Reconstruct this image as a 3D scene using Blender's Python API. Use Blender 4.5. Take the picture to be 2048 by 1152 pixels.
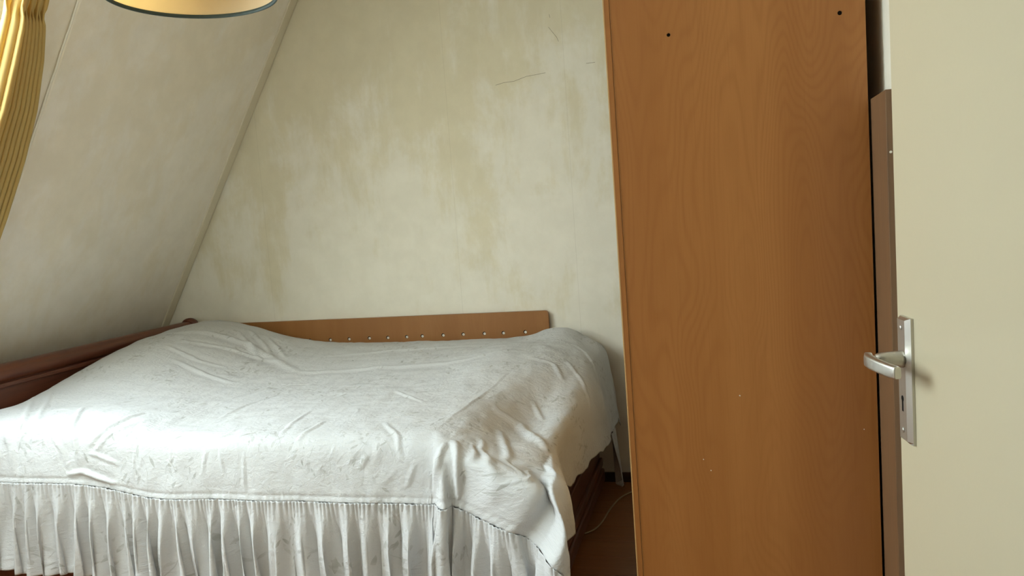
import bpy, bmesh, math, random
import numpy as np
from mathutils import Vector, Matrix
random.seed(7); np.random.seed(7)
for o in list(bpy.data.objects): bpy.data.objects.remove(o)
scene = bpy.context.scene
C = scene.collection

# ------------------------------------------------------------------ camera
cam_d = bpy.data.cameras.new('camera'); cam = bpy.data.objects.new('camera', cam_d); C.objects.link(cam)
cam_d.sensor_width = 36.0; cam_d.lens = 1542.0/2048*36; cam_d.clip_start = .02
cam.matrix_world = Matrix(((0.96617116, 0.04783593, 0.25342654, 0),
                           (0.24728677, 0.10718517, -0.96299563, 0),
                           (-0.07322936, 0.99308764, 0.09173003, 1.28),
                           (0, 0, 0, 1)))
scene.camera = cam

# ------------------------------------------------------------------ daylight and exposure
world = bpy.data.worlds.new('sky'); scene.world = world; world.use_nodes = True
bg = world.node_tree.nodes['Background']
bg.inputs[0].default_value = (.85, .935, 1.0, 1); bg.inputs[1].default_value = 19.0
vs = scene.view_settings
vs.view_transform = 'Standard'; vs.look = 'None'; vs.gamma = 1; vs.use_curve_mapping = False; vs.exposure = 0.0
# slope frame of the mansard wall: point = S0 + Y + up-slope*w + inward*n
SX0 = -3.383; US = (.51592, .85664); NS = (.85664, -.51592)
def SP(y, w, n=0.): return (SX0 + US[0]*w + NS[0]*n, y, US[1]*w + NS[1]*n)
WY0, WY1, WW0, WW1 = .38, 2.10, 1.45, 2.68          # window opening on the slope
pl = bpy.data.lights.new('window_portal', 'AREA'); pl.shape = 'RECTANGLE'
pl.size = WW1-WW0; pl.size_y = WY1-WY0; pl.cycles.is_portal = True
po = bpy.data.objects.new('window_portal', pl); C.objects.link(po)
_z = -Vector((NS[0], 0, NS[1])); _x = Vector((US[0], 0, US[1])); _y = _z.cross(_x)
po.matrix_world = Matrix((( _x[0], _y[0], _z[0], SP((WY0+WY1)/2, (WW0+WW1)/2, -.09)[0]),
                          ( _x[1], _y[1], _z[1], (WY0+WY1)/2),
                          ( _x[2], _y[2], _z[2], SP(0, (WW0+WW1)/2, -.09)[2]), (0, 0, 0, 1)))

# ------------------------------------------------------------------ node helpers
class N:
    def __init__(s, name, rough=.6, spec=.5):
        s.m = bpy.data.materials.new(name); s.m.use_nodes = True; s.t = s.m.node_tree
        s.b = s.t.nodes['Principled BSDF']; s.b.inputs['Roughness'].default_value = rough
        s.b.inputs['Specular IOR Level'].default_value = spec
    def link(s, a, b): s.t.links.new(a, b)
    def put(s, sock, v):
        if isinstance(v, bpy.types.NodeSocket): s.t.links.new(v, sock)
        elif isinstance(v, (tuple, list)) and len(v) == 3 and sock.type == 'RGBA': sock.default_value = (*v, 1)
        else: sock.default_value = v
    def coord(s, kind='Object'): return s.t.nodes.new('ShaderNodeTexCoord').outputs[kind]
    def uv(s): return s.t.nodes.new('ShaderNodeTexCoord').outputs['UV']
    def map(s, v, scale=(1, 1, 1), rot=(0, 0, 0), loc=(0, 0, 0)):
        n = s.t.nodes.new('ShaderNodeMapping'); s.link(v, n.inputs[0])
        n.inputs['Scale'].default_value = scale; n.inputs['Rotation'].default_value = rot; n.inputs['Location'].default_value = loc
        return n.outputs[0]
    def noise(s, v, scale=5, detail=4, rough=.55, dist=0., out='Fac'):
        n = s.t.nodes.new('ShaderNodeTexNoise'); s.link(v, n.inputs['Vector'])
        n.inputs['Scale'].default_value = scale; n.inputs['Detail'].default_value = detail
        n.inputs['Roughness'].default_value = rough; n.inputs['Distortion'].default_value = dist
        return n.outputs[out]
    def voro(s, v, scale=5, out='Distance', feat='F1', rnd=1.):
        n = s.t.nodes.new('ShaderNodeTexVoronoi'); s.link(v, n.inputs['Vector']); n.feature = feat
        n.inputs['Scale'].default_value = scale; n.inputs['Randomness'].default_value = rnd
        return n.outputs[out]
    def math(s, op, a, b=0., c=None, clamp=False):
        n = s.t.nodes.new('ShaderNodeMath'); n.operation = op; n.use_clamp = clamp
        s.put(n.inputs[0], a); s.put(n.inputs[1], b)
        if c is not None: s.put(n.inputs[2], c)
        return n.outputs[0]
    def vec(s, op, a, b=None):
        n = s.t.nodes.new('ShaderNodeVectorMath'); n.operation = op
        s.put(n.inputs[0], a)
        if b is not None: s.put(n.inputs[1], b)
        return n.outputs[0]
    def sep(s, v):
        n = s.t.nodes.new('ShaderNodeSeparateXYZ'); s.link(v, n.inputs[0]); return n.outputs
    def comb(s, x, y, z=0.):
        n = s.t.nodes.new('ShaderNodeCombineXYZ'); s.put(n.inputs[0], x); s.put(n.inputs[1], y); s.put(n.inputs[2], z); return n.outputs[0]
    def ramp(s, v, a, b):
        n = s.t.nodes.new('ShaderNodeMapRange'); n.interpolation_type = 'SMOOTHSTEP'; s.put(n.inputs['Value'], v)
        n.inputs['From Min'].default_value = a; n.inputs['From Max'].default_value = b
        return n.outputs[0]
    def mix(s, f, a, b, mode='MIX'):
        n = s.t.nodes.new('ShaderNodeMix'); n.data_type = 'RGBA'; n.blend_type = mode
        s.put(n.inputs[0], f); s.put(n.inputs[6], a); s.put(n.inputs[7], b)
        return n.outputs[2]
    def col(s, v): s.put(s.b.inputs['Base Color'], v); return s
    def bump(s, h, strength=.2, dist=.01):
        n = s.t.nodes.new('ShaderNodeBump'); n.inputs['Strength'].default_value = strength; n.inputs['Distance'].default_value = dist
        s.link(h, n.inputs['Height']); s.link(n.outputs[0], s.b.inputs['Normal']); return s
    def rough(s, v): s.put(s.b.inputs['Roughness'], v); return s

def wall_mat(name, c_yel, c_wht, axes, bias, seams=()):
    n = N(name, .55, .35); P = n.coord()
    v = n.map(P, axes)
    big = n.noise(v, 1.1, 3, .5); med = n.noise(n.map(v, (1, 1, 1), (0, 0, 0), (3.1, 1.7, 2.2)), 4.2, 6, .66, .3)
    str_ = n.noise(n.map(P, (14, 14, 1.6)), 1.6, 3, .6)
    f = n.math('ADD', n.math('MULTIPLY', big, .75), n.math('MULTIPLY', med, .92))
    f = n.math('ADD', f, n.math('MULTIPLY', str_, .22))
    xyz = n.sep(P)
    if bias: f = n.math('ADD', f, n.math('MULTIPLY', xyz[2], bias))
    fac = n.ramp(f, .80 + bias*1.35, 1.02 + bias*1.35)
    c = n.mix(fac, c_yel, c_wht)
    fine = n.noise(P, 9, 4, .6)
    c = n.mix(n.ramp(fine, .3, .75), n.mix(.10, c, (.32, .27, .17)), c)
    for x0 in seams:
        w = n.math('ABSOLUTE', n.math('SUBTRACT', xyz[0], n.math('ADD', x0, n.math('MULTIPLY', xyz[2], .002))))
        c = n.mix(n.math('MULTIPLY', n.math('LESS_THAN', w, .0011), .16), c, (.30, .25, .16))
    n.col(c)
    n.bump(n.math('ADD', n.noise(n.map(P, (60, 60, 12)), 1.5, 4, .6), n.noise(P, 220, 2)), .10, .003)
    n.rough(n.math('ADD', .42, n.math('MULTIPLY', med, .25)))
    return n.m

def veneer(name, base, dark, light, amp=1.0, rough=.42):
    """vertical beech grain: contour lines of a stretched noise give the arched figure"""
    n = N(name, rough, .4); P = n.coord(); x = n.map(P, (1, 1, 1))
    fld = n.noise(n.map(P, (4.6, 4.6, .85), (0, 0, 0), (.37, 0, .4)), 1.0, 2, .45, .25)
    wob = n.noise(n.map(P, (20, 20, 1.4)), 1, 3, .6)
    ph = n.math('ADD', n.math('MULTIPLY', fld, 290.), n.math('MULTIPLY', wob, 4.))
    lines = n.math('POWER', n.math('ADD', .5, n.math('MULTIPLY', .5, n.math('SINE', ph))), 2.2)
    fib = n.noise(n.map(P, (260, 260, 5)), 1, 3, .6); band = n.noise(n.map(P, (7, 7, .25)), 1, 3, .5)
    where = n.ramp(n.noise(n.map(P, (5, 5, .9), (0, 0, 0), (2, 0, 1)), 1, 2), .3, .62)
    c = n.mix(n.ramp(band, .3, .72), dark, light)
    c = n.mix(.55, c, base)
    c = n.mix(n.math('MULTIPLY', n.math('MULTIPLY', lines, where), .28*amp), c, dark)
    c = n.mix(n.math('MULTIPLY', n.ramp(fib, .45, .8), .28*amp), c, dark)
    n.col(c); n.bump(fib, .05, .002); n.rough(n.math('ADD', rough-.06, n.math('MULTIPLY', fib, .12)))
    return n.m

def plain_wood(name, base, dark, sc=(60, 3, 60), rough=.4, amt=.6):
    n = N(name, rough, .5); P = n.coord()
    f = n.noise(n.map(P, sc), 1, 4, .6, .4)
    g = n.noise(P, 3, 2)
    n.col(n.mix(n.math('MULTIPLY', n.ramp(f, .35, .7), amt), n.mix(n.math('MULTIPLY', g, .35), base, dark), dark)); n.bump(f, .06, .002)
    return n.m

def cloth_mat():
    n = N('bedspread_cotton', .92, .12); U = n.uv(); 
    def local(v, scale):
        pos = n.voro(v, scale, 'Position'); colr = n.voro(v, scale, 'Color')
        d = n.vec('SUBTRACT', v, pos); sc_ = n.sep(colr); dx, dy, _ = n.sep(d)
        return dx, dy, sc_[0], sc_[1], sc_[2]
    def rot(dx, dy, ang):
        c_ = n.math('COSINE', ang); s_ = n.math('SINE', ang)
        X = n.math('ADD', n.math('MULTIPLY', dx, c_), n.math('MULTIPLY', dy, s_))
        Y = n.math('SUBTRACT', n.math('MULTIPLY', dy, c_), n.math('MULTIPLY', dx, s_))
        return X, Y
    masks = []
    clus = n.noise(U, 4.4, 1, .5)                                   # sprigs come in clusters
    # leaves
    for sc, L, W, off in ((17., .021, .0050, (0, 0, 0)), (21., .015, .0042, (1.7, .9, 0)), (15., .024, .0050, (4.2, 2.3, 0))):
        v = n.map(U, (1, 1, 1), (0, 0, 0), off)
        dx, dy, r, g, b_ = local(v, sc)
        X, Y = rot(dx, dy, n.math('ADD', .6, n.math('MULTIPLY', r, 2.2)))
        q = n.math('DIVIDE', X, L)
        wid = n.math('MULTIPLY', W, n.math('SUBTRACT', 1., n.math('MULTIPLY', q, q)))
        m = n.math('LESS_THAN', n.math('ABSOLUTE', Y), wid)
        m = n.math('MULTIPLY', m, n.math('GREATER_THAN', n.math('ADD', clus, n.math('MULTIPLY', b_, .16)), .66))
        masks.append(n.math('MULTIPLY', m, n.math('ADD', .35, n.math('MULTIPLY', g, .65))))
    # stems: long thin bent strokes
    for sc, L, off in ((7., .075, (.3, .8, 0)), (8.5, .06, (5.1, 3.3, 0))):
        v = n.map(U, (1, 1, 1), (0, 0, 0), off)
        dx, dy, r, g, b_ = local(v, sc)
        X, Y = rot(dx, dy, n.math('ADD', .7, n.math('MULTIPLY', r, 1.5)))
        Yb = n.math('SUBTRACT', Y, n.math('MULTIPLY', n.math('MULTIPLY', X, X), 4.5))
        m = n.math('LESS_THAN', n.math('ABSOLUTE', Yb), .0009)
        m = n.math('MULTIPLY', m, n.math('LESS_THAN', n.math('ABSOLUTE', X), L))
        m = n.math('MULTIPLY', m, n.math('GREATER_THAN', n.math('ADD', clus, n.math('MULTIPLY', b_, .2)), .675))
        masks.append(n.math('MULTIPLY', m, .75))
    f = masks[0]
    for m in masks[1:]: f = n.math('MAXIMUM', f, m)
    fade = n.noise(U, 30, 2)
    f = n.math('MULTIPLY', f, n.math('MULTIPLY', n.ramp(fade, .3, .6), .62))
    base = n.mix(n.noise(U, 3, 3), (.61, .622, .635), (.57, .572, .568))
    n.col(n.mix(f, base, (.30, .30, .27)))
    h = n.math('ADD', n.math('MULTIPLY', n.noise(U, 90, 4, .6), 1.0), n.math('MULTIPLY', n.noise(U, 520, 2), .45))
    n.bump(n.math('ADD', h, n.math('MULTIPLY', n.noise(n.map(U, (1, 1.6, 1), (0, 0, .5)), 24, 3, .6, .8), 1.3)), .46, .006)
    return n.m

M = {}
M['wall_back'] = wall_mat('old_wall_paint', (.76, .695, .53), (.85, .81, .71), (1.0, 1, .55), -.16, (-.615, -1.19, -2.22))
M['wall_slope'] = wall_mat('slope_paint', (.865, .80, .675), (.895, .85, .765), (1, 1.3, .5), 0)
M['wall_right'] = wall_mat('side_wall_paint', (.80, .76, .63), (.83, .80, .69), (1, 1, 1), 0)
n = N('ceiling_paint', .8); n.col(n.mix(n.noise(n.coord(), 3), (.84, .81, .74), (.80, .77, .68))); M['ceiling'] = n.m
n = N('trim_paint', .5); n.col(n.mix(n.noise(n.coord(), 8), (.74, .68, .54), (.68, .62, .48))); M['trim'] = n.m
M['wardrobe'] = veneer('beech_veneer', (.385, .155, .040), (.275, .096, .021), (.43, .185, .054))
M['plank'] = veneer('plank_veneer', (.32, .140, .040), (.25, .098, .025), (.36, .162, .052), .6)
n = N('edge_strip', .35); n.col(n.mix(n.noise(n.map(n.coord(), (40, 40, 3)), 1), (.56, .34, .15), (.47, .26, .10))); M['edge'] = n.m  # lighter tone for the highlight painted on the wardrobe door edges
M['bed_wood'] = plain_wood('mahogany_stain', (.16, .048, .022), (.07, .020, .011), (60, 3, 60), .32)
M['floor'] = plain_wood('laminate', (.27, .105, .030), (.16, .055, .016), (2.5, 60, 60), .38)
M['board'] = plain_wood('walnut_board', (.185, .098, .045), (.12, .064, .031), (70, 70, 2.2), .45)
M['base'] = plain_wood('dark_baseboard', (.06, .028, .016), (.03, .014, .009), (3, 60, 60), .5)
n = N('door_paint', .30, .5); n.col(n.mix(n.noise(n.coord(), 2.5, 3), (.525, .46, .315), (.495, .44, .31))); n.bump(n.noise(n.coord(), 160, 2), .03, .002); M['door'] = n.m
n = N('satin_aluminium', .36); n.b.inputs['Metallic'].default_value = 1.; n.col(n.mix(n.noise(n.map(n.coord(), (200, 200, 20)), 1, 2), (.62, .60, .55), (.54, .52, .47))); M['metal'] = n.m
n = N('black_void', .9, .1); n.col(n.mix(n.noise(n.coord(), 60), (.004, .003, .003), (.010, .008, .006))); M['black'] = n.m
n = N('white_plug', .5); n.col(n.mix(n.noise(n.coord(), 60), (.80, .77, .70), (.70, .66, .58))); M['plug'] = n.m
n = N('cream_cord', .5); n.col(n.mix(n.noise(n.coord(), 30), (.36, .28, .16), (.28, .21, .12))); M['cord'] = n.m
n = N('teal_trim', .7); n.col(n.mix(n.noise(n.coord(), 90), (.030, .052, .050), (.05, .08, .075))); M['teal'] = n.m
n = N('window_paint', .4); n.col(n.mix(n.noise(n.coord(), 6), (.80, .79, .76), (.74, .73, .70))); M['window'] = n.m
n = N('mattress_ticking', .9); n.col(n.mix(n.noise(n.coord(), 20), (.70, .68, .62), (.62, .60, .54))); M['mattress'] = n.m
n = N('crack', .9); n.col(n.mix(n.noise(n.coord(), 200), (.16, .12, .075), (.34, .28, .19))); M['crack'] = n.m
M['cloth'] = cloth_mat()
def translucent(name, c1, c2, scale, amt, tr):
    n = N(name, .85, .15); c = n.mix(n.noise(n.map(n.coord(), scale), 1, 3), c1, c2); n.col(c)
    n.bump(n.noise(n.coord(), 700, 2), .12, .002)
    t = n.t.nodes.new('ShaderNodeBsdfTranslucent'); n.put(t.inputs[0], n.mix(1., c, tr, 'MULTIPLY'))
    mx = n.t.nodes.new('ShaderNodeMixShader'); mx.inputs[0].default_value = amt
    n.link(n.b.outputs[0], mx.inputs[1]); n.link(t.outputs[0], mx.inputs[2])
    n.link(mx.outputs[0], n.t.nodes['Material Output'].inputs[0]); return n.m
M['curtain'] = translucent('mustard_curtain', (.74, .58, .25), (.68, .52, .21), (30, 30, 4), .42, (1, .92, .6))
M['shade'] = translucent('cream_lampshade', (.90, .79, .58), (.86, .74, .52), (20, 20, 2), .52, (1, .9, .7))
n = N('window_glass', .02)
gl = n.t.nodes.new('ShaderNodeBsdfGlossy'); gl.inputs['Roughness'].default_value = .02
tp = n.t.nodes.new('ShaderNodeBsdfTransparent'); n.put(tp.inputs[0], n.mix(n.noise(n.coord(), 2), (.95, .97, .96), (.92, .95, .94)))
mx = n.t.nodes.new('ShaderNodeMixShader'); mx.inputs[0].default_value = .06
n.link(tp.outputs[0], mx.inputs[1]); n.link(gl.outputs[0], mx.inputs[2]); n.link(mx.outputs[0], n.t.nodes['Material Output'].inputs[0]); M['glass'] = n.m

# ------------------------------------------------------------------ mesh helpers
def thing(name, loc, label, cat, group=None):
    o = bpy.data.objects.new(name, None); C.objects.link(o); o.location = loc; o.empty_display_size = .05
    o['label'] = label; o['category'] = cat
    if group: o['group'] = group
    return o
def wloc(o): return Vector(o.location) + (wloc(o.parent) if o.parent else Vector((0, 0, 0)))
def raw(name, verts, faces, mat, parent=None, loc=None, smooth=False):
    """verts in world metres; the object sits at loc (or at its parent's origin)"""
    base = Vector(loc) if loc is not None else (wloc(parent) if parent else Vector((0, 0, 0)))
    me = bpy.data.meshes.new(name); me.from_pydata([tuple(Vector(v)-base) for v in verts], [], faces); me.update()
    me.materials.append(M[mat])
    if smooth: me.polygons.foreach_set('use_smooth', [True]*len(me.polygons))
    o = bpy.data.objects.new(name, me); C.objects.link(o)
    if parent: o.parent = parent; o.location = base - wloc(parent)
    else: o.location = base
    return o
def frombm(name, bm, mat, parent=None, loc=None, smooth=False):
    bmesh.ops.recalc_face_normals(bm, faces=bm.faces[:])
    bm.verts.index_update()
    vs_ = [v.co.copy() for v in bm.verts]; fs = [[v.index for v in f.verts] for f in bm.faces]; bm.free()
    return raw(name, vs_, fs, mat, parent, loc, smooth)
def box(bm, lo, hi, bev=0., seg=2, fn=None):
    r = bmesh.ops.create_cube(bm, size=1.); vs_ = r['verts']
    for v in vs_: v.co = Vector([lo[i] + (v.co[i]+.5)*(hi[i]-lo[i]) for i in range(3)])
    if bev:
        es = list({e for v in vs_ for e in v.link_edges})
        g = bmesh.ops.bevel(bm, geom=es, offset=bev, segments=seg, affect='EDGES', profile=.5); vs_ = list({v for f in g['faces'] for v in f.verts} | {v for v in vs_ if v.is_valid})
    if fn:
        for v in vs_: v.co = Vector(fn(v.co))
def onebox(name, lo, hi, mat, parent=None, bev=0., loc=None, fn=None, seg=2):
    bm = bmesh.new(); box(bm, lo, hi, bev, seg, fn); return frombm(name, bm, mat, parent, loc)
def tube(bm, pts, r, k=10, cap=True):
    pts = [Vector(p) for p in pts]; rings = []
    rs = r if isinstance(r, (list, tuple)) else [r]*len(pts)
    d0 = (pts[1]-pts[0]).normalized(); u = d0.orthogonal().normalized()
    for i, p in enumerate(pts):
        d = (pts[min(i+1, len(pts)-1)]-pts[max(i-1, 0)]).normalized()
        u = (u - d*u.dot(d)).normalized(); v = d.cross(u)
        rings.append([bm.verts.new(p + (u*math.cos(2*math.pi*j/k) + v*math.sin(2*math.pi*j/k))*rs[i]) for j in range(k)])
    for a, b in zip(rings, rings[1:]):
        for j in range(k): bm.faces.new((a[j], a[(j+1) % k], b[(j+1) % k], b[j]))
    if cap: bm.faces.new(rings[0][::-1]); bm.faces.new(rings[-1])
def grid(name, P, uv, mat, parent=None, loc=None, keep=None):
    """P: (n,m,3) world points; uv: (n,m,2)"""
    n_, m_ = P.shape[:2]; base = np.array(loc if loc is not None else (wloc(parent) if parent else (0, 0, 0)))
    I = np.arange(n_*m_).reshape(n_, m_)
    F = np.stack([I[:-1, :-1], I[1:, :-1], I[1:, 1:], I[:-1, 1:]], -1).reshape(-1, 4)
    me = bpy.data.meshes.new(name); V = (P.reshape(-1, 3)-base)
    me.vertices.add(len(V)); me.vertices.foreach_set('co', V.ravel())
    me.loops.add(F.size); me.loops.foreach_set('vertex_index', F.ravel())
    me.polygons.add(len(F)); me.polygons.foreach_set('loop_start', np.arange(len(F))*4); me.polygons.foreach_set('loop_total', np.full(len(F), 4))
    me.polygons.foreach_set('use_smooth', np.ones(len(F), bool))
    me.update(calc_edges=True); l = me.uv_layers.new(name='UVMap'); l.data.foreach_set('uv', uv.reshape(-1, 2)[F.ravel()].ravel())
    me.validate(); me.materials.append(M[mat])
    o = bpy.data.objects.new(name, me); C.objects.link(o)
    if parent: o.parent = parent; o.location = Vector(base) - wloc(parent)
    else: o.location = Vector(base)
    return o
def structure(o): o['kind'] = 'structure'; return o

# ------------------------------------------------------------------ room shell
YB, XR, ZC, YFW = 3.545, .376, 2.5, .30
structure(onebox('wall_back', (-3.6, YB, -.1), (XR+.2, YB+.12, ZC+.1), 'wall_back'))
wall_back = bpy.data.objects['wall_back']
structure(onebox('wall_right', (XR, -1.5, -.1), (XR+.12, YB, ZC+.1), 'wall_right'))
structure(onebox('ceiling', (-2.1, -1.5, ZC), (XR+.2, YB+.12, ZC+.1), 'ceiling'))
structure(onebox('floor', (-3.6, -1.5, -.10), (XR+.2, YB+.12, -.012), 'floor'))
floor = bpy.data.objects['floor']
bm = bmesh.new()                                                     # front wall with the doorway the camera stands in
box(bm, (-3.6, YFW-.1, -.1), (-.62, YFW, ZC+.1)); box(bm, (-.62, YFW-.1, 2.08), (XR, YFW, ZC+.1))
structure(frombm('wall_front', bm, 'wall_right'))
structure(onebox('wall_hall', (-1.6, -1.5, -.1), (XR+.12, -1.4, ZC+.1), 'wall_right'))
structure(onebox('wall_hall_side', (-1.6, -1.4, -.1), (-1.5, YFW-.1, ZC+.1), 'wall_right'))
# mansard slope with the window opening
SEAM_Y = 2.318; WT = ZC/US[1]+.1
def sl(v): return SP(v[0], v[1], v[2])
bm = bmesh.new()
for lo, hi in (((YFW-.1, -.1, -.12), (WY0, WT, 0)), ((WY0, -.1, -.12), (WY1, WW0, 0)), ((WY0, WW1, -.12), (WY1, WT, 0)), ((WY1, -.1, -.12), (YB+.05, WT, 0))):
    box(bm, lo, hi, fn=sl)
wl = structure(frombm('wall_left', bm, 'wall_slope'))
onebox('wall_panel', (SEAM_Y, 0, -.002), (YB-.001, WT-.12, .011), 'wall_slope', wl, bev=.006, fn=sl)
n = N('pale_cream', .4); n.col(n.mix(n.noise(n.coord(), 40), (.86, .83, .74), (.80, .76, .66))); M['pale_cream'] = n.m  # pale tone for the painted seam highlight and the wardrobe chips
bm = bmesh.new(); tube(bm, [SP(SEAM_Y-.001, w_, .006+.0012*math.sin(w_*37)) for w_ in np.linspace(.2, WT-.15, 60)], .0036, 8)  # added pale bead, painting the lit edge of the panel along its seam
frombm('seam_highlight', bm, 'pale_cream', wl, smooth=True)
bm = bmesh.new(); box(bm, (YB-.062, .05, .006), (YB-.012, WT-.12, .018), .004, 2, sl)
structure(frombm('trim_1', bm, 'trim'))
bm = bmesh.new(); box(bm, (YB-.010, .05, .006), (YB-.001, WT-.12, .016), .003, 2, sl)
structure(frombm('trim_2', bm, 'trim'))
structure(onebox('baseboard_back', (-3.3, YB-.014, -.01), (XR, YB, .045), 'base', bev=.003))
# window on the slope
win = bpy.data.objects.new('window_1', None); C.objects.link(win); win['kind'] = 'structure'; win.location = SP((WY0+WY1)/2, WW0, 0)
bm = bmesh.new(); t = .055
for lo, hi in (((WY0, WW0), (WY0+t, WW1)), ((WY1-t, WW0), (WY1, WW1)), ((WY0+t, WW0), (WY1-t, WW0+t)), ((WY0+t, WW1-t), (WY1-t, WW1))):
    box(bm, (lo[0], lo[1], -.10), (hi[0], hi[1], -.02), .004, 2, sl)
frombm('window_frame', bm, 'window', win)
ym = (WY0+WY1)/2
onebox('mullion', (ym-.03, WW0+t, -.09), (ym+.03, WW1-t, -.03), 'window', win, .004, fn=sl)
for a, b in ((WY0+t, ym-.03), (ym+.03, WY1-t)):
    onebox('pane', (a, WW0+t, -.062), (b, WW1-t, -.058), 'glass', win, fn=sl)
onebox('window_sill', (WY0-.03, WW0-.03, -.03), (WY1+.005, WW0, .05), 'window', win, .006, fn=sl)

# floor planks
pw = .138; row = 0; y = -1.4
plank_me = None
while y < YB:
    x = -3.4 - random.random()*1.1
    y1 = min(y+pw, YB)
    while x < XR:
        x1 = x+1.28
        if plank_me is None:
            o = onebox('plank', (x+.0008, y+.0008, -.012), (x1-.0008, y1-.0008, 0), 'floor', floor, .0012, loc=((x+x1)/2, y+pw/2, 0), seg=1); plank_me = o.data
        else:
            o = bpy.data.objects.new('plank', plank_me); C.objects.link(o); o.parent = floor; o.location = ((x+x1)/2, y+pw/2, 0)
            o.rotation_euler = (0, 0, math.pi if random.random() < .5 else 0)
        if x < -3.5 or x1 > XR+.18:                                   # cut at the wall
            a = max(x, -3.5); b = min(x1, XR+.18); o.scale.x = (b-a)/1.28; o.location.x = (a+b)/2
        if y1-y < pw-.001: o.scale.y = (y1-y)/pw; o.location.y = (y+y1)/2
        x = x1
    y += pw

# hairline cracks in the wall paint
for pts in (((-.94, 1.895), (-.90, 1.902), (-.85, 1.903), (-.79, 1.918), (-.74, 1.921), (-.70, 1.924)),
            ((-.672, 2.125), (-.655, 2.10), (-.637, 2.075), (-.63, 2.055)), ((-.665, 2.18), (-.662, 2.165)), ((-.64, 2.26), (-.632, 2.245)), ((-.51, 1.943), (-.47, 1.944))):
    bm = bmesh.new(); tube(bm, [(x, YB-.0002, z) for x, z in pts], .0008, 5)
    frombm('crack', bm, 'crack', wall_back)

# ------------------------------------------------------------------ wardrobe (its side faces us, its doors face the bed)
WX0, WX1, WYA, WYB, WH = -.218, .341, 1.84, 2.84, 2.08
w = thing('wardrobe', ((WX0+WX1)/2, (WYA+WYB)/2, 0), 'tall beech-coloured wooden wardrobe standing between the bed and the door', 'wardrobe')
holes = [(-.073, 1.665, .0042), (.290, 1.665, .0048)]
# side panel with two real drill holes
bm = bmesh.new()
HS = []
for hx, hz, hr in holes:
    ring = [bm.verts.new((hx+hr*math.cos(2*math.pi*i/16), WYA, hz+hr*math.sin(2*math.pi*i/16))) for i in range(16)]
    ring2 = [bm.verts.new((v.co.x, WYA+.013, v.co.z)) for v in ring]
    for i in range(16): bm.faces.new((ring[i], ring[(i+1) % 16], ring2[(i+1) % 16], ring2[i]))
    bm.faces.new(ring2)
    # square collar round the hole
    q = .02; sq = []
    for i in range(16):
        a = 2*math.pi*i/16; s_ = q/max(abs(math.cos(a)), abs(math.sin(a))); sq.append(bm.verts.new((hx+s_*math.cos(a), WYA, hz+s_*math.sin(a))))
    for i in range(16): bm.faces.new((ring[i], ring[(i+1) % 16], sq[(i+1) % 16], sq[i]))
    HS.append((hx-q, hx+q, hz-q, hz+q, sq))
PX0 = -.2028
def quad(x0, x1, z0, z1): bm.faces.new([bm.verts.new((x, WYA, z)) for x, z in ((x0, z0), (x1, z0), (x1, z1), (x0, z1))])
za, zb = HS[0][2], HS[0][3]
quad(PX0, WX1, .02, za); quad(PX0, WX1, zb, WH); quad(PX0, HS[0][0], za, zb); quad(HS[0][1], HS[1][0], za, zb); quad(HS[1][1], WX1, za, zb)
for f in (((PX0, WYA, .02), (PX0, WYA+.018, .02), (PX0, WYA+.018, WH), (PX0, WYA, WH)), ((WX1, WYA, .02), (WX1, WYA+.018, .02), (WX1, WYA+.018, WH), (WX1, WYA, WH)),
          ((PX0, WYA+.018, .02), (WX1, WYA+.018, .02), (WX1, WYA+.018, WH), (PX0, WYA+.018, WH)), ((PX0, WYA, WH), (WX1, WYA, WH), (WX1, WYA+.018, WH), (PX0, WYA+.018, WH))):
    bm.faces.new([bm.verts.new(p) for p in f])
frombm('side_panel', bm, 'wardrobe', w)
for hx, hz, hr in holes:
    bm = bmesh.new(); tube(bm, [(hx, WYA+.003, hz), (hx, WYA+.0125, hz)], hr*.97, 14); frombm('drill_hole', bm, 'black', w)
for cx, cz, cr in ((.046, .826, .0016), (-.044, .672, .0013), (-.028, .645, .0014), (.312, .745, .0012)):
    bm = bmesh.new(); tube(bm, [(cx, WYA+.0004, cz), (cx+.0003, WYA-.0003, cz+.0002)], [cr*1.2, cr], 7); frombm('chip', bm, 'pale_cream', w)
onebox('side_panel', (PX0, WYB-.018, .02), (WX1, WYB, WH), 'wardrobe', w, .001)
onebox('top_panel', (PX0, WYA+.018, WH-.02), (WX1, WYB-.018, WH-.001), 'wardrobe', w, .001)
onebox('back_panel', (WX1-.006, WYA+.018, .06), (WX1-.001, WYB-.018, WH-.02), 'wardrobe', w)
onebox('bottom_panel', (PX0, WYA+.018, .06), (WX1-.006, WYB-.018, .08), 'wardrobe', w)
onebox('plinth', (PX0+.03, WYA+.018, .0), (PX0+.045, WYB-.018, .06), 'base', w)
onebox('edge_strip', (PX0+.0002, WYA-.0006, .02), (PX0+.0016, WYA+.018, WH), 'plank', w)
for a, b, hy in ((WYA, (WYA+WYB)/2-.0015, WYA+.455), ((WYA+WYB)/2+.0015, WYB, WYA+.545)):
    d = onebox('door', (WX0, a, .06), (WX0+.0145, b, WH), 'wardrobe', w, .0012)
    onebox('edge_strip', (WX0-.0006, a-.0006, .06), (WX0+.0026, b, WH-.001), 'edge', d, .0005)  # paler strip puts the bright edge highlight into the colour
    bm = bmesh.new(); tube(bm, [(WX0-.003, hy, .95), (WX0-.025, hy, .955), (WX0-.025, hy, 1.095), (WX0-.003, hy, 1.10)], .005, 8)
    frombm('handle', bm, 'metal', d, smooth=True)

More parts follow.
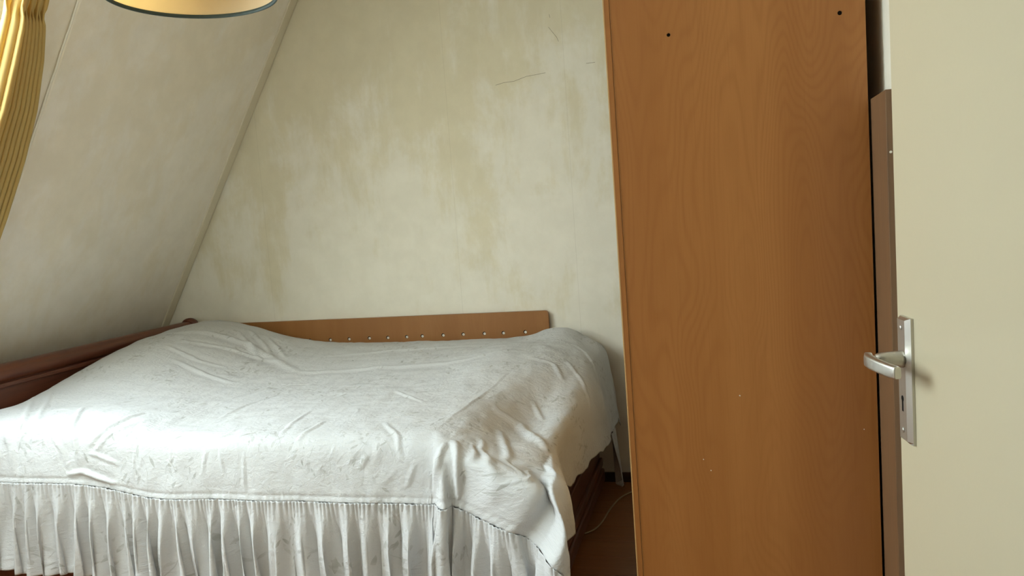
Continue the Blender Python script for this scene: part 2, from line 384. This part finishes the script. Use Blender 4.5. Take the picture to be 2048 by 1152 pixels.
# ------------------------------------------------------------------ brown board in the corner behind the door
bo = thing('wooden_board', (.36, 1.765, 0), 'narrow dark-brown wooden board standing upright in the gap beside the wardrobe', 'board')
onebox('board_panel', (.3455, 1.694, 0), (.3755, 1.8375, 1.476), 'board', bo, .0012)
bm = bmesh.new(); tube(bm, [(.3525, 1.6942, 1.353), (.3525, 1.6925, 1.353)], .0026, 10); frombm('screw', bm, 'plug', bo)

# ------------------------------------------------------------------ the open door
ang = math.radians(7.0); E = Vector((.2355, 1.12, 0)); hd = Vector((math.sin(ang), -math.cos(ang), 0)); nl = Vector((-math.cos(ang), -math.sin(ang), 0))
def D(v): return E + hd*v[0] + nl*v[1] + Vector((0, 0, v[2]))
door = bpy.data.objects.new('door_1', None); C.objects.link(door); door.location = D((.79, -.02, 0)); door['kind'] = 'structure'
door['label'] = 'cream painted door standing open at the right'
onebox('door_leaf', (0, -.038, .008), (.79, 0, 2.04), 'door', door, .0015, fn=D)
for hz in (.25, 1.75):
    bm = bmesh.new(); tube(bm, [D((.795, -.036, hz-.04)), D((.795, -.036, hz+.04))], .006, 10); frombm('hinge', bm, 'metal', door, smooth=True)
# handle plate: flat face with chamfered long edges
T0, T1, Z0, Z1 = .0190, .0560, .948, 1.114
sec = [(T0, 0), (T0, .0035), (T0+.0035, .008), (T1-.009, .008), (T1, .0035), (T1, 0)]
bm = bmesh.new()
for z in (Z0, Z1):
    pass
rings = []
for z, s_ in ((Z0, 0), (Z0+.0035, 1), (Z1-.0035, 1), (Z1, 0)):
    rings.append([bm.verts.new(D((t_, n_ if s_ else min(n_, .0045), z))) for t_, n_ in sec])
for a, b in zip(rings, rings[1:]):
    for j in range(len(sec)): bm.faces.new((a[j], a[(j+1) % len(sec)], b[(j+1) % len(sec)], b[j]))
bm.faces.new(rings[0][::-1]); bm.faces.new(rings[-1])
plate = frombm('handle_plate', bm, 'metal', door)
for z in (Z0+.016, Z1-.014):
    bm = bmesh.new(); tube(bm, [D((.0345, .0075, z)), D((.0345, .0088, z)), D((.0345, .0095, z))], [.0036, .0036, .002], 12); frombm('screw', bm, 'metal', plate, smooth=False)
bm = bmesh.new(); tube(bm, [D((.0345, .0072, 1.006)), D((.0345, .00825, 1.006))], .0040, 14)
box(bm, (.0322, .0072, .989), (.0368, .00825, 1.004), fn=D); frombm('keyhole', bm, 'black', plate)
ZH = 1.059
bm = bmesh.new(); tube(bm, [D((.0375, n_, ZH+dz)) for n_, dz in ((.007, 0), (.012, 0), (.027, .0005), (.036, .001), (.041, .0015), (.0425, .0015))], [.0112, .0108, .0098, .0090, .0068, .003], 18)
frombm('handle_neck', bm, 'metal', door, smooth=True)
# lever grip: rounded bar sweeping from the neck towards the hinges
path = [(.021, .0430, ZH+.001), (.025, .0465, ZH+.0008), (.035, .0495, ZH), (.050, .0490, ZH-.001), (.068, .0460, ZH-.002), (.086, .0415, ZH-.003), (.100, .0375, ZH-.0035), (.104, .0365, ZH-.0035)]
hgt = [.0062, .0078, .0084, .0084, .0083, .0082, .0080, .0072]; thk = [.0035, .0050, .0056, .0056, .0054, .0052, .005, .0042]
bm = bmesh.new(); rings = []
for i, (t_, n_, z) in enumerate(path):
    a = path[max(i-1, 0)]; b = path[min(i+1, len(path)-1)]; dt, dn_ = b[0]-a[0], b[1]-a[1]; L = math.hypot(dt, dn_); ux, uy = -dn_/L, dt/L
    ring = []
    for j in range(20):
        th = 2*math.pi*j/20; ca, sa = math.cos(th), math.sin(th); e = .45
        px = thk[i]*math.copysign(abs(ca)**e, ca); pz = hgt[i]*math.copysign(abs(sa)**e, sa)
        ring.append(bm.verts.new(D((t_+ux*px, n_+uy*px, z+pz))))
    rings.append(ring)
for a, b in zip(rings, rings[1:]):
    for j in range(20): bm.faces.new((a[j], a[(j+1) % 20], b[(j+1) % 20], b[j]))
bm.faces.new(rings[0][::-1]); bm.faces.new(rings[-1])
lev = frombm('lever', bm, 'metal', door, smooth=True)
for p in lev.data.polygons:
    if len(p.vertices) > 4: p.use_smooth = False

# ------------------------------------------------------------------ bed
bed = thing('sleigh_bed', (-1.6, 2.78, 0), 'dark reddish-brown wooden bed with a rolled headboard, under the white bedspread', 'bed')
HX, HZ = -2.668, .826
bm = bmesh.new(); prof = [(2.0, .030), (2.01, .036), (2.03, .036)] + [(y_, .036) for y_ in np.linspace(2.06, 3.40, 12)] + [(3.425, .034), (3.44, .033)]
tube(bm, [(HX, a, HZ) for a, _ in prof], [b for _, b in prof], 20); frombm('rolled_rail', bm, 'bed_wood', bed, smooth=True)
for ya, yb in ((1.965, 2.0), (3.44, 3.478)):
    bm = bmesh.new(); tube(bm, [(HX, ya+(yb-ya)*f, HZ) for f in (0, .04, .2, .5, .8, .96, 1)], [.034, .044, .050, .051, .050, .044, .034], 24); frombm('finial', bm, 'bed_wood', bed, smooth=True)
onebox('headboard', (-2.695, 2.02, .10), (-2.655, 3.46, .80), 'bed_wood', bed, .006)
bm = bmesh.new(); box(bm, (-2.655, 2.04, .772), (-2.642, 3.44, .790), .004); frombm('moulding', bm, 'bed_wood', bed)
for y_ in (2.02, 3.42):
    onebox('leg', (-2.70, y_, 0), (-2.645, y_+.05, .10), 'bed_wood', bed, .006)
    onebox('leg', (-.605, y_+.02, 0), (-.55, y_+.07, .10), 'bed_wood', bed, .006)
onebox('footboard', (-.60, 2.10, .04), (-.552, 3.47, .47), 'bed_wood', bed, .006)
bm = bmesh.new(); box(bm, (-.555, 2.10, .10), (-.538, 3.47, .14), .006); box(bm, (-.555, 2.10, .03), (-.532, 3.47, .09), .008); box(bm, (-.555, 2.10, .22), (-.543, 3.47, .25), .005); box(bm, (-.61, 2.09, .468), (-.535, 3.48, .50), .01)
frombm('moulding', bm, 'bed_wood', bed)
for y0, y1 in ((2.085, 2.115), (3.44, 3.47)): onebox('side_rail', (-2.66, y0, .13), (-.60, y1, .36), 'bed_wood', bed, .004)
onebox('mattress', (-2.60, 2.135, .30), (-.83, 3.43, .615), 'mattress', bed, .05, seg=4)

# plank with peg holes leaning between bed and wall
pk = thing('perforated_plank', (-1.6, 3.528, .3), 'long orange-brown plank with a row of peg holes, against the wall behind the bed', 'plank')
pegs = [(-2.012, .727), (-1.898, .727), (-1.793, .728), (-1.682, .729), (-1.582, .728), (-1.481, .729), (-1.399, .730), (-1.290, .731), (-1.187, .732), (-1.080, .732), (-.985, .732), (-.877, .733)]
bm = bmesh.new(); pts = []
x0, x1, z0, z1, r = -2.56, -.760, .35, .830, .016
for cx, cz, a0 in ((x1-r, z1-r, 0), (x0+r, z1-r, 90), (x0+r, z0+r, 180), (x1-r, z0+r, 270)):
    for i in range(6): a = math.radians(a0+i*18); pts.append((cx+r*math.cos(a), cz+r*math.sin(a)))
f0 = [bm.verts.new((x, 3.518, z)) for x, z in pts]; f1 = [bm.verts.new((x, 3.538, z)) for x, z in pts]
bm.faces.new(f0); bm.faces.new(f1[::-1])
for i in range(len(pts)): bm.faces.new((f0[i], f0[(i+1) % len(pts)], f1[(i+1) % len(pts)], f1[i]))
bmesh.ops.bevel(bm, geom=[e for e in bm.edges if e.verts[0].co.y == e.verts[1].co.y], offset=.002, segments=2, affect='EDGES')
frombm('plank_board', bm, 'plank', pk)
for i, (x, z) in enumerate(pegs):
    bm = bmesh.new(); tube(bm, [(x, 3.5185, z), (x, 3.5172, z)], .0085, 16); o = frombm('peg_hole', bm, 'black', pk)
    bm = bmesh.new(); tube(bm, [(x+.0022, 3.5175, z-.0012), (x+.0022, 3.5160, z-.0012)], .0062, 14); frombm('peg', bm, 'plug', o)

# ------------------------------------------------------------------ bedspread
def sp(x,w): 
    x=np.asarray(x,float); return w*np.logaddexp(0,x/w)
def ss(a,b,x):
    t=np.clip((x-a)/(b-a),0,1); return t*t*(3-2*t)
YF0=2.08; YBK=3.505; XLF=-2.63; SEAM=.265; PMAX=.52
def xr0(y): return -.81+.10*ss(2.2,3.4,y)
def top(x,y):
    T=.672+.045*ss(2.5,3.3,y)
    T=T+.04*ss(-1.5,-2.5,x)*(1-ss(2.5,3.,y))
    hy=ss(2.25,3.0,y)*(1-.72*ss(3.38,3.56,y))
    T=T+.150*np.exp(-((x+2.47)/.40)**2)*hy
    T=T+.030*np.exp(-(((x+.86)/.16)**2+((y-2.95)/.30)**2))
    T=T+.042*np.exp(-(((x+.71)/.10)**2+((y-3.45)/.13)**2))
    T=T-.018*np.exp(-(((x+1.5)/.40)**2+((y-2.95)/.35)**2))
    T=T+.020*np.exp(-(((x+2.0)/.25)**2+((y-2.15)/.16)**2))
    T=T-.014*np.exp(-(((x+1.72)/.13)**2+((y-2.2)/.2)**2))
    return T
def surf(a,b):
    """a: cloth distance beyond the right top edge, b: beyond the front top edge"""
    a=np.asarray(a,float);b=np.asarray(b,float)
    y_in=YF0-np.minimum(b,0)
    x0=xr0(y_in); x_in=x0+np.minimum(a,0)
    ap=np.maximum(a,0);bp=np.maximum(b,0)
    rho=(ap**2.3+bp**2.3+1e-9)**(1/2.3); phi=np.arctan2(ap,bp+1e-9)*(rho>1e-3)
    w=ss(0,1,phi/(np.pi/2))
    K=.035*(1-w)+(-.545-x0)*w
    K=K+.11*np.exp(-((phi-1.2)/.30)**2)*ss(.3,.6,phi)+.05*np.exp(-((y_in-2.1)/.15)**2)*ss(1.2,1.5,phi)
    t1=np.radians(22*(1-w)+21*w); t2=np.radians(81*(1-w)+84*w)
    r=sp(rho-.07,.030)-sp(-.07,.030); e=sp(rho-K-.05,.03)-sp(-K-.05,.03)
    out=np.cos(t1)*(rho-e)+np.cos(t2)*e; dn=np.sin(t1)*r+(np.sin(t2)-np.sin(t1))*e
    # hanging folds
    hang=ss(.10,.45,dn+.05)
    front=(1-ss(0,.15,phi))
    out=out+hang*.010*np.sin(x_in*17+1.3*np.sin(x_in*5))*front
    # corner folds
    cw=ss(.05,.35,phi)*ss(1.5,1.15,phi)
    out=out+cw*ss(.06,.40,rho)*(.040*np.sin(phi*9.5-1.9)+.012*np.sin(phi*21))
    g=np.exp(-((phi-1.12)/.10)**2)*ss(.10,.34,rho); out=out+.055*g
    # right end: sag of the cloth between mattress and foot board, bulge further back
    side=ss(.9,1.5,phi)
    val=np.exp(-((y_in-2.45)/.30)**2)
    dn=dn+ss(.6,1.4,phi)*.060*val*np.exp(-((rho-.17)/.10)**2)
    out=out-side*.025*np.exp(-((y_in-2.45)/.22)**2)*ss(.28,.45,rho)+side*.03*np.exp(-((y_in-2.95)/.14)**2)*ss(.2,.4,rho)+side*ss(.3,.5,rho)*.005*np.sin(y_in*34)
    dn=dn+side*.022*ss(.04,.16,rho)*ss(3.2,3.4,y_in)
    dx=np.sin(phi);dy=-np.cos(phi)
    X=x_in+dx*out; Y=y_in+dy*out; Z=top(x_in,y_in)-dn
    # fold standing out at the corner post, with a sharp crease on its left
    a0=.345+.35*bp
    tube=ss(0,.016,ap-a0)*(1-.8*ss(.02,.20,ap-a0))*ss(-.14,.08,b)
    dip=np.exp(-((ap-a0+.035)/.03)**2)*ss(-.02,.14,b)
    Y=Y-.08*tube+.03*dip; X=X+.036*tube-.01*dip; Z=Z+.030*tube*(1-ss(.05,.25,b))
    # left end rolls down beside the headboard, back end tucks down behind
    l=sp(XLF-X+.02,.02); X=X+l*.75; Z=Z-l*1.3
    bk=sp(Y-(YBK-.03),.012); Y=Y-bk*.6; Z=Z-bk*.9
    return np.stack([X,Y,Z],-1)
def pmax(b): # hem of right end
    y=YF0-np.minimum(b,0)
    return .575-.03*np.exp(-((y-2.75)/.35)**2)-.05*np.exp(-((y-2.3)/.2)**2)+.005*np.sin(y*31)+.003*np.sin(y*73)
WRINKLES = [
    (0.0070, 0.010, [(-1.406, -0.164), (-1.278, 0.004), (-1.217, 0.109), (-1.198, 0.169), (-1.174, 0.234)]),
    (0.0060, 0.009, [(-1.155, 0.14), (-1.122, 0.076), (-1.113, 0.0), (-1.108, -0.12)]),
    (0.0040, 0.008, [(-1.132, 0.156), (-1.07, 0.049), (-1.037, -0.058)]),
    (0.0040, 0.010, [(-1.789, -0.409), (-1.397, 0.049), (-1.363, 0.223)]),
    (0.0040, 0.010, [(-1.775, -0.303), (-1.449, 0.049), (-1.373, 0.207)]),
    (0.0070, 0.014, [(-1.515, 0.045), (-1.463, 0.158), (-1.444, 0.241)]),
    (0.0020, 0.004, [(-1.047, -0.053), (-0.985, 0.105), (-0.985, 0.236)]),
    (0.0050, 0.008, [(-0.848, -0.164), (-0.862, -0.327), (-0.838, -0.467)]),
    (0.0040, 0.008, [(-0.418, 0.085), (-0.418, -0.111)]),
    (0.0040, 0.008, [(-0.493, 0.042), (-0.55, -0.246)]),
    (0.0040, 0.008, [(-1.226, 0.227), (-1.259, 0.156), (-1.326, 0.08)]),
    (0.0050, 0.012, [(-1.482, -0.694), (-1.255, -0.631), (-1.108, -0.592)]),
    (0.0060, 0.014, [(-1.595, -0.877), (-1.382, -0.949), (-1.141, -0.925)]),
    (0.0050, 0.012, [(-1.605, -0.795), (-1.392, -0.742), (-1.278, -0.751)]),
    (0.0090, 0.022, [(-1.751, -0.958), (-1.59, -1.055), (-1.382, -1.055), (-1.141, -0.925), (-0.976, -0.824)]),
    (0.0060, 0.014, [(-1.548, -1.175), (-1.392, -1.064), (-1.222, -0.905)]),
    (0.0050, 0.012, [(-1.515, -1.238), (-1.34, -1.103), (-1.212, -0.973)]),
    (0.0040, 0.010, [(-1.401, -1.214), (-1.25, -1.084), (-1.169, -1.002)]),
    (0.0060, 0.020, [(-1.108, -0.592), (-0.976, -0.824), (-0.649, -0.901), (-0.261, -0.886), (-0.039, -0.978)]),
    (0.0040, 0.018, [(-1.037, -1.069), (-0.697, -1.18), (-0.318, -1.199)]),
    (0.0040, 0.006, [(-0.375, -0.52), (-0.167, -0.327)]),
    (0.0030, 0.008, [(-0.99, -0.385), (-0.933, -0.631), (-0.791, -0.684)]),
    (0.0090, 0.012, [(0.06, 0.08), (0.055, 0.154), (0.046, 0.234)]),
    (0.0120, 0.012, [(0.079, 0.051), (0.136, 0.158), (0.193, 0.245)]),
    (0.0050, 0.008, [(0.126, 0.011), (0.159, 0.143)]),
    (0.0080, 0.012, [(0.136, -0.043), (0.188, 0.122), (0.282, 0.227)]),
    (0.0080, 0.014, [(0.136, -0.231), (0.226, -0.005), (0.268, 0.107)]),
    (0.0050, 0.006, [(0.254, 0.185), (0.264, 0.156), (0.358, 0.073)]),
    (0.0100, 0.020, [(0.065, -0.356), (0.159, -0.366), (0.339, -0.12)]),
    (0.0050, 0.010, [(0.141, -0.559), (0.216, -0.448)]),
    (0.0040, 0.008, [(-0.2, -0.087), (-0.105, 0.042), (-0.077, 0.147)]),
    (0.0040, 0.007, [(-0.195, -0.135), (-0.134, -0.212)]),
    (0.0040, 0.008, [(-0.039, 0.154), (-0.063, 0.218)]),
    (0.0040, 0.009, [(-0.209, 0.169), (-0.186, 0.125)]),
    (0.0030, 0.006, [(-0.73, 0.118), (-0.734, 0.183)]),
    (0.0030, 0.006, [(-0.678, 0.114), (-0.663, 0.183)]),
    (0.0030, 0.006, [(-0.593, 0.118), (-0.588, 0.243)]),
    (0.0050, 0.012, [(0.018, -0.877), (0.131, -0.852), (0.197, -0.751)]),
    (0.0040, 0.010, [(0.122, -1.204), (0.278, -1.04), (0.429, -0.852)]),
    (0.0040, 0.010, [(0.145, -0.944), (0.297, -0.766), (0.439, -0.694)]),
    (0.0040, 0.007, [(-1.037, 0.183), (-1.151, 0.158)]),
    (0.0090, 0.008, [(-1.236, 0.236), (-1.179, 0.223), (-1.113, 0.236), (-1.047, 0.247)]),
]

def fold_field(A, B, X):
    """raised creases given as polylines in cloth metres (a, b): height, width"""
    H = np.zeros(A.shape)
    for hgt_, wid_, pts_ in WRINKLES:
        best = np.full(A.shape, 9.); along = np.zeros(A.shape); L = 0.
        segs = [(np.array(p), np.array(q)) for p, q in zip(pts_, pts_[1:])]
        tot = sum(np.linalg.norm(q-p) for p, q in segs)
        for p, q in segs:
            d = q-p; l = np.linalg.norm(d)+1e-9; t_ = np.clip(((A-p[0])*d[0]+(B-p[1])*d[1])/l**2, 0, 1)
            dist = np.hypot(A-p[0]-t_*d[0], B-p[1]-t_*d[1]); k = dist < best
            best = np.where(k, dist, best); along = np.where(k, (L+t_*l)/tot, along); L += l
        taper = np.sqrt(np.clip(4*along*(1-along), 0, 1))
        H += 1.5*hgt_*taper*(np.exp(-(best/wid_)**2) - .45*np.exp(-(best/(2.4*wid_))**2))
    return H
spread = thing('bedspread', (-1.6, 2.7, 0), 'wrinkled off-white cotton bedspread with grey leaf print and a gathered ruffle, on the bed', 'bedspread')
AL = -1.86
a_in = np.linspace(AL, 0, 390); bcol = np.concatenate([np.linspace(-1.445, 0, 300)[:-1], np.linspace(0, SEAM, 70)])
NB = len(bcol); na = 120
A = np.zeros((390+na, NB)); B = np.zeros_like(A)
A[:390] = a_in[:, None]; B[:] = bcol[None]
tt = np.linspace(0, 1, na+1)[1:]
A[390:] = tt[:, None]*pmax(bcol)[None]
P = surf(A, B)
def normals(P):
    du = np.gradient(P, axis=0); dv = np.gradient(P, axis=1); n_ = np.cross(dv, du); n_ /= np.linalg.norm(n_, axis=-1, keepdims=True)+1e-12; return n_
NRM = normals(P)
if NRM[200, 150, 2] < 0: NRM = -NRM
rnd = []
for k in range(90):
    a0 = random.uniform(-1.8, .3); b0 = random.uniform(-.5, .22) if k % 3 else random.uniform(-1.4, .2); th = random.gauss(.95, .45) if b0 < .03 else random.gauss(1.5, .3); l = random.uniform(.03, .09)
    rnd.append((random.uniform(.0008, .0022), random.uniform(.004, .008), [(a0, b0), (a0+l*.5*math.cos(th)+.006, b0-l*.5*math.sin(th)), (a0+l*math.cos(th), b0-l*math.sin(th))]))
WRINKLES += rnd
H = fold_field(A, B, P)
# soft random creases and the puckers along the ruffle seam
for k in range(46):
    th = random.uniform(0, 6.28); fx, fy = math.cos(th), math.sin(th); lam = random.uniform(.05, .22)
    H += .00035*np.sin((A*fx*1.3+B*fy)/lam*6.28+random.uniform(0, 6.28) + 1.4*np.sin(A*random.uniform(3, 9)+B*random.uniform(3, 9)))*(lam/.22)**.8
H += .0009*np.exp(-((SEAM-B)/.022)**2)*np.sin(A*260+3*np.sin(A*40))
H -= .0022*np.exp(-((SEAM-.016-B)/.0045)**2)
P = P + NRM*H[..., None]
UV = np.stack([A, B], -1)
cover = grid('cover', P, UV, 'cloth', spread)
so = cover.modifiers.new('thickness', 'SOLIDIFY'); so.thickness = .003; so.offset = -1 if False else 0
# ruffle hung from the seam
s_end = .54
sv = np.concatenate([np.linspace(AL, 0, 760)[:-1], np.linspace(0, s_end, 230)]); ns_ = len(sv)
hp = surf(sv, np.full(ns_, SEAM))
tan = np.gradient(hp, axis=0); tan[:, 2] = 0; tan /= np.linalg.norm(tan, axis=1, keepdims=True)+1e-9
outv = np.stack([tan[:, 1], -tan[:, 0], 0*tan[:, 0]], -1)
arc = np.concatenate([[0], np.cumsum(np.linalg.norm(np.diff(hp, axis=0), axis=1))])
knots = [0.]; 
while knots[-1] < arc[-1]+.1: knots.append(knots[-1]+random.choice([.040, .05, .06, .07, .085]))
phs = np.interp(arc, knots, np.arange(len(knots)))*2*math.pi
ampk = np.interp(arc, knots, [random.uniform(.55, 1.3) for _ in knots]); lean = np.interp(arc, knots, [random.uniform(-.022, .03) for _ in knots])
nt = 64; R = np.zeros((ns_, nt, 3)); RH = .30 - .008*np.sin(arc*23)
for j in range(nt):
    t_ = j/(nt-1); am = (.0022 + .021*ss(0, .55, np.array(t_)))*ampk
    w_ = np.sin(phs + .5*math.sin(3*t_)); w_ = np.sign(w_)*np.abs(w_)**.75 + .35*np.sin(2.7*phs+1.+t_*1.5)*t_
    fine_ = .0030*np.sin(arc*430+2*np.sin(arc*61))*math.exp(-t_/.10)
    drop = t_*RH
    R[:, j] = hp - NRM[0, 0]*0 + outv*(am*w_ + fine_ + .002 + .012*t_)[:, None] + tan*(am*.75*np.sin(2*phs+.6)*t_ + lean*t_)[:, None]
    R[:, j, 2] = hp[:, 2] - drop + .004*w_*t_*.6
RUV = np.stack(np.broadcast_arrays(sv[:, None]*1.5 + 7.3, 3.1 + np.linspace(0, .3, nt)[None]), -1)
ruf = grid('ruffle', R, RUV, 'cloth', spread)
ruf.modifiers.new('thickness', 'SOLIDIFY').thickness = .0022
# corner of the cloth hanging down at the wall
hc = surf(np.linspace(.40, .50, 40), np.full(40, -1.40))
nu, nv = 40, 50; Q = np.zeros((nu, nv, 3))
for i in range(nu):
    u = i/(nu-1)
    for j in range(nv):
        v_ = j/(nv-1); wd_ = .085*(1-.80*v_**1.6); 
        Q[i, j] = (-.470 + .012*v_ + .012*math.sin(u*9+v_*2)*(.4+v_) , 3.335+.10*(1-v_)*.0 + (u-.25)*wd_*1.4 + .06*v_, .30 - .275*v_*(1-.25*abs(u-.55)))
grid('hanging_corner', Q, np.stack(np.broadcast_arrays(np.linspace(0, .1, nu)[:, None]+2, np.linspace(0, .27, nv)[None]+1), -1), 'cloth', spread).modifiers.new('thickness', 'SOLIDIFY').thickness = .002

# ------------------------------------------------------------------ cord on the floor
bm = bmesh.new(); cp = [Vector(p) for p in ((-.28, 3.47, .006), (-.34, 3.45, .004), (-.408, 3.392, .004), (-.449, 3.316, .004), (-.475, 3.198, .004), (-.492, 3.052, .004), (-.512, 2.975, .004), (-.545, 2.93, .004), (-.60, 2.90, .004))]
pp = []
for i in range(len(cp)-1):
    p0, p1, p2, p3 = cp[max(i-1, 0)], cp[i], cp[i+1], cp[min(i+2, len(cp)-1)]
    for k in range(6):
        t_ = k/6; pp.append(.5*((2*p1)+(p2-p0)*t_+(2*p0-5*p1+4*p2-p3)*t_**2+(3*p1-p0-3*p2+p3)*t_**3))
tube(bm, pp, .0033, 8); o = frombm('electric_cord', bm, 'cord', loc=(-.46, 3.2, 0), smooth=True)
o['label'] = 'thin cream electric cord curling over the floor beside the bed foot'; o['category'] = 'cord'

# ------------------------------------------------------------------ curtain along the slope
cu = thing('curtain', SP(2.1, 1.0, .05), 'gathered mustard-yellow curtain beside the window on the sloped wall', 'curtain')
npl, nw = 330, 90; G = np.zeros((npl, nw, 3)); uvG = np.zeros((npl, nw, 2))
wv = np.linspace(.95, 2.50, nw)
edge = np.interp(wv*US[1], [.80, 1.35, 1.44, 1.64, 1.80, 1.95, 2.10, 2.2], [2.262, 2.266, 2.268, 2.262, 2.243, 2.205, 2.150, 2.135])
random.seed(21); pk_ = [0.]
while pk_[-1] < .42: pk_.append(pk_[-1]+random.choice([.021, .0225, .024]))
for i in range(npl):
    for j in range(nw):
        z_ = wv[j]*US[1]; u_ = i/(npl-1)*.27; s_ = u_*float(np.interp(z_, [1.3, 1.7, 1.95, 2.07, 2.15], [.95, .85, .68, .55, .53]))   # distance from the right edge
        ph = np.interp(u_, pk_, np.arange(len(pk_)))*2*math.pi
        hd_ = float(ss(2.06, 2.10, z_))             # gathered heading at the top
        am = .0145*(1-.45*hd_)
        prof_ = am*(1.5*abs(math.sin(ph/2))**.8 - .8)
        big = .045*math.exp(-((u_-.215)/.030)**2)
        pinch = -.012*math.exp(-((z_-2.075)/.016)**2)*(.5+.5*math.sin(ph))
        shift = .012*hd_*math.sin(ph*.5)
        G[i, j] = SP(edge[j]-s_+shift*.6+ .005*math.sin(ph+.8), wv[j], .055+prof_+big+pinch)
        uvG[i, j] = (s_, wv[j])
grid('drape', G, uvG, 'curtain', cu).modifiers.new('thickness', 'SOLIDIFY').thickness = .0015
bm = bmesh.new(); tube(bm, [SP(.45, 2.52, .05), SP(2.22, 2.52, .05)], .009, 10); frombm('rod', bm, 'window', cu, smooth=True)
bm = bmesh.new(); tube(bm, [SP(.45, .97, .03), SP(2.29, .97, .03)], .006, 8); frombm('lower_rod', bm, 'window', cu, smooth=True)

# ------------------------------------------------------------------ pendant lamp
LR = .212; LX, LY, LZ = -1.268, 1.795, 1.9073
lamp = thing('pendant_lamp', (LX, LY, LZ), 'round cream fabric pendant lampshade with dark teal rim, hanging over the bed', 'lamp')
def lathe(name, prof, mat, k=96, parent=lamp):
    bm = bmesh.new(); rings = [[bm.verts.new((LX+r_*math.cos(2*math.pi*j/k), LY+r_*math.sin(2*math.pi*j/k), z)) for j in range(k)] for r_, z in prof]
    for a, b in zip(rings, rings[1:]):
        for j in range(k): bm.faces.new((a[j], a[(j+1) % k], b[(j+1) % k], b[j]))
    return frombm(name, bm, mat, parent, smooth=True)
sh = lathe('lamp_shade', [(LR, LZ+.002), (LR-.012, LZ+.08), (LR-.028, LZ+.17), (LR-.040, LZ+.24), (LR-.0415, LZ+.24), (LR-.0295, LZ+.17), (LR-.0135, LZ+.08), (LR-.0015, LZ+.002)], 'shade')
lathe('rim_trim', [(LR+.0022, LZ-.001), (LR+.0018, LZ+.0075), (LR-.0036, LZ+.0075), (LR-.0034, LZ-.001), (LR-.0006, LZ-.0022), (LR+.0022, LZ-.001)], 'teal', parent=sh)
lathe('rim_trim', [(LR-.038, LZ+.234), (LR-.0385, LZ+.242), (LR-.0435, LZ+.242), (LR-.043, LZ+.234), (LR-.038, LZ+.234)], 'teal', parent=sh)
bm = bmesh.new()
for k in range(3):
    a = 2*math.pi*k/3+.4; tube(bm, [(LX+.02*math.cos(a), LY+.02*math.sin(a), LZ+.235), (LX+(LR-.042)*math.cos(a), LY+(LR-.042)*math.sin(a), LZ+.238)], .0016, 6)
frombm('shade_spider', bm, 'metal', lamp)
lathe('socket', [(.004, LZ+.29), (.018, LZ+.285), (.021, LZ+.25), (.021, LZ+.20), (.016, LZ+.195), (.004, LZ+.195)], 'plug', 24)
lathe('bulb', [(.013, LZ+.197), (.014, LZ+.18), (.0345, LZ+.15), (.030, LZ+.13), (.0345, LZ+.108), (.014, LZ+.097), (.002, LZ+.094)], 'plug', 24)
bm = bmesh.new(); tube(bm, [(LX, LY, LZ+.288), (LX, LY, ZC-.03)], .003, 8); frombm('cord', bm, 'plug', lamp)
lathe('ceiling_rose', [(.004, ZC-.035), (.035, ZC-.028), (.048, ZC-.008), (.05, ZC-.0005)], 'plug', 32)
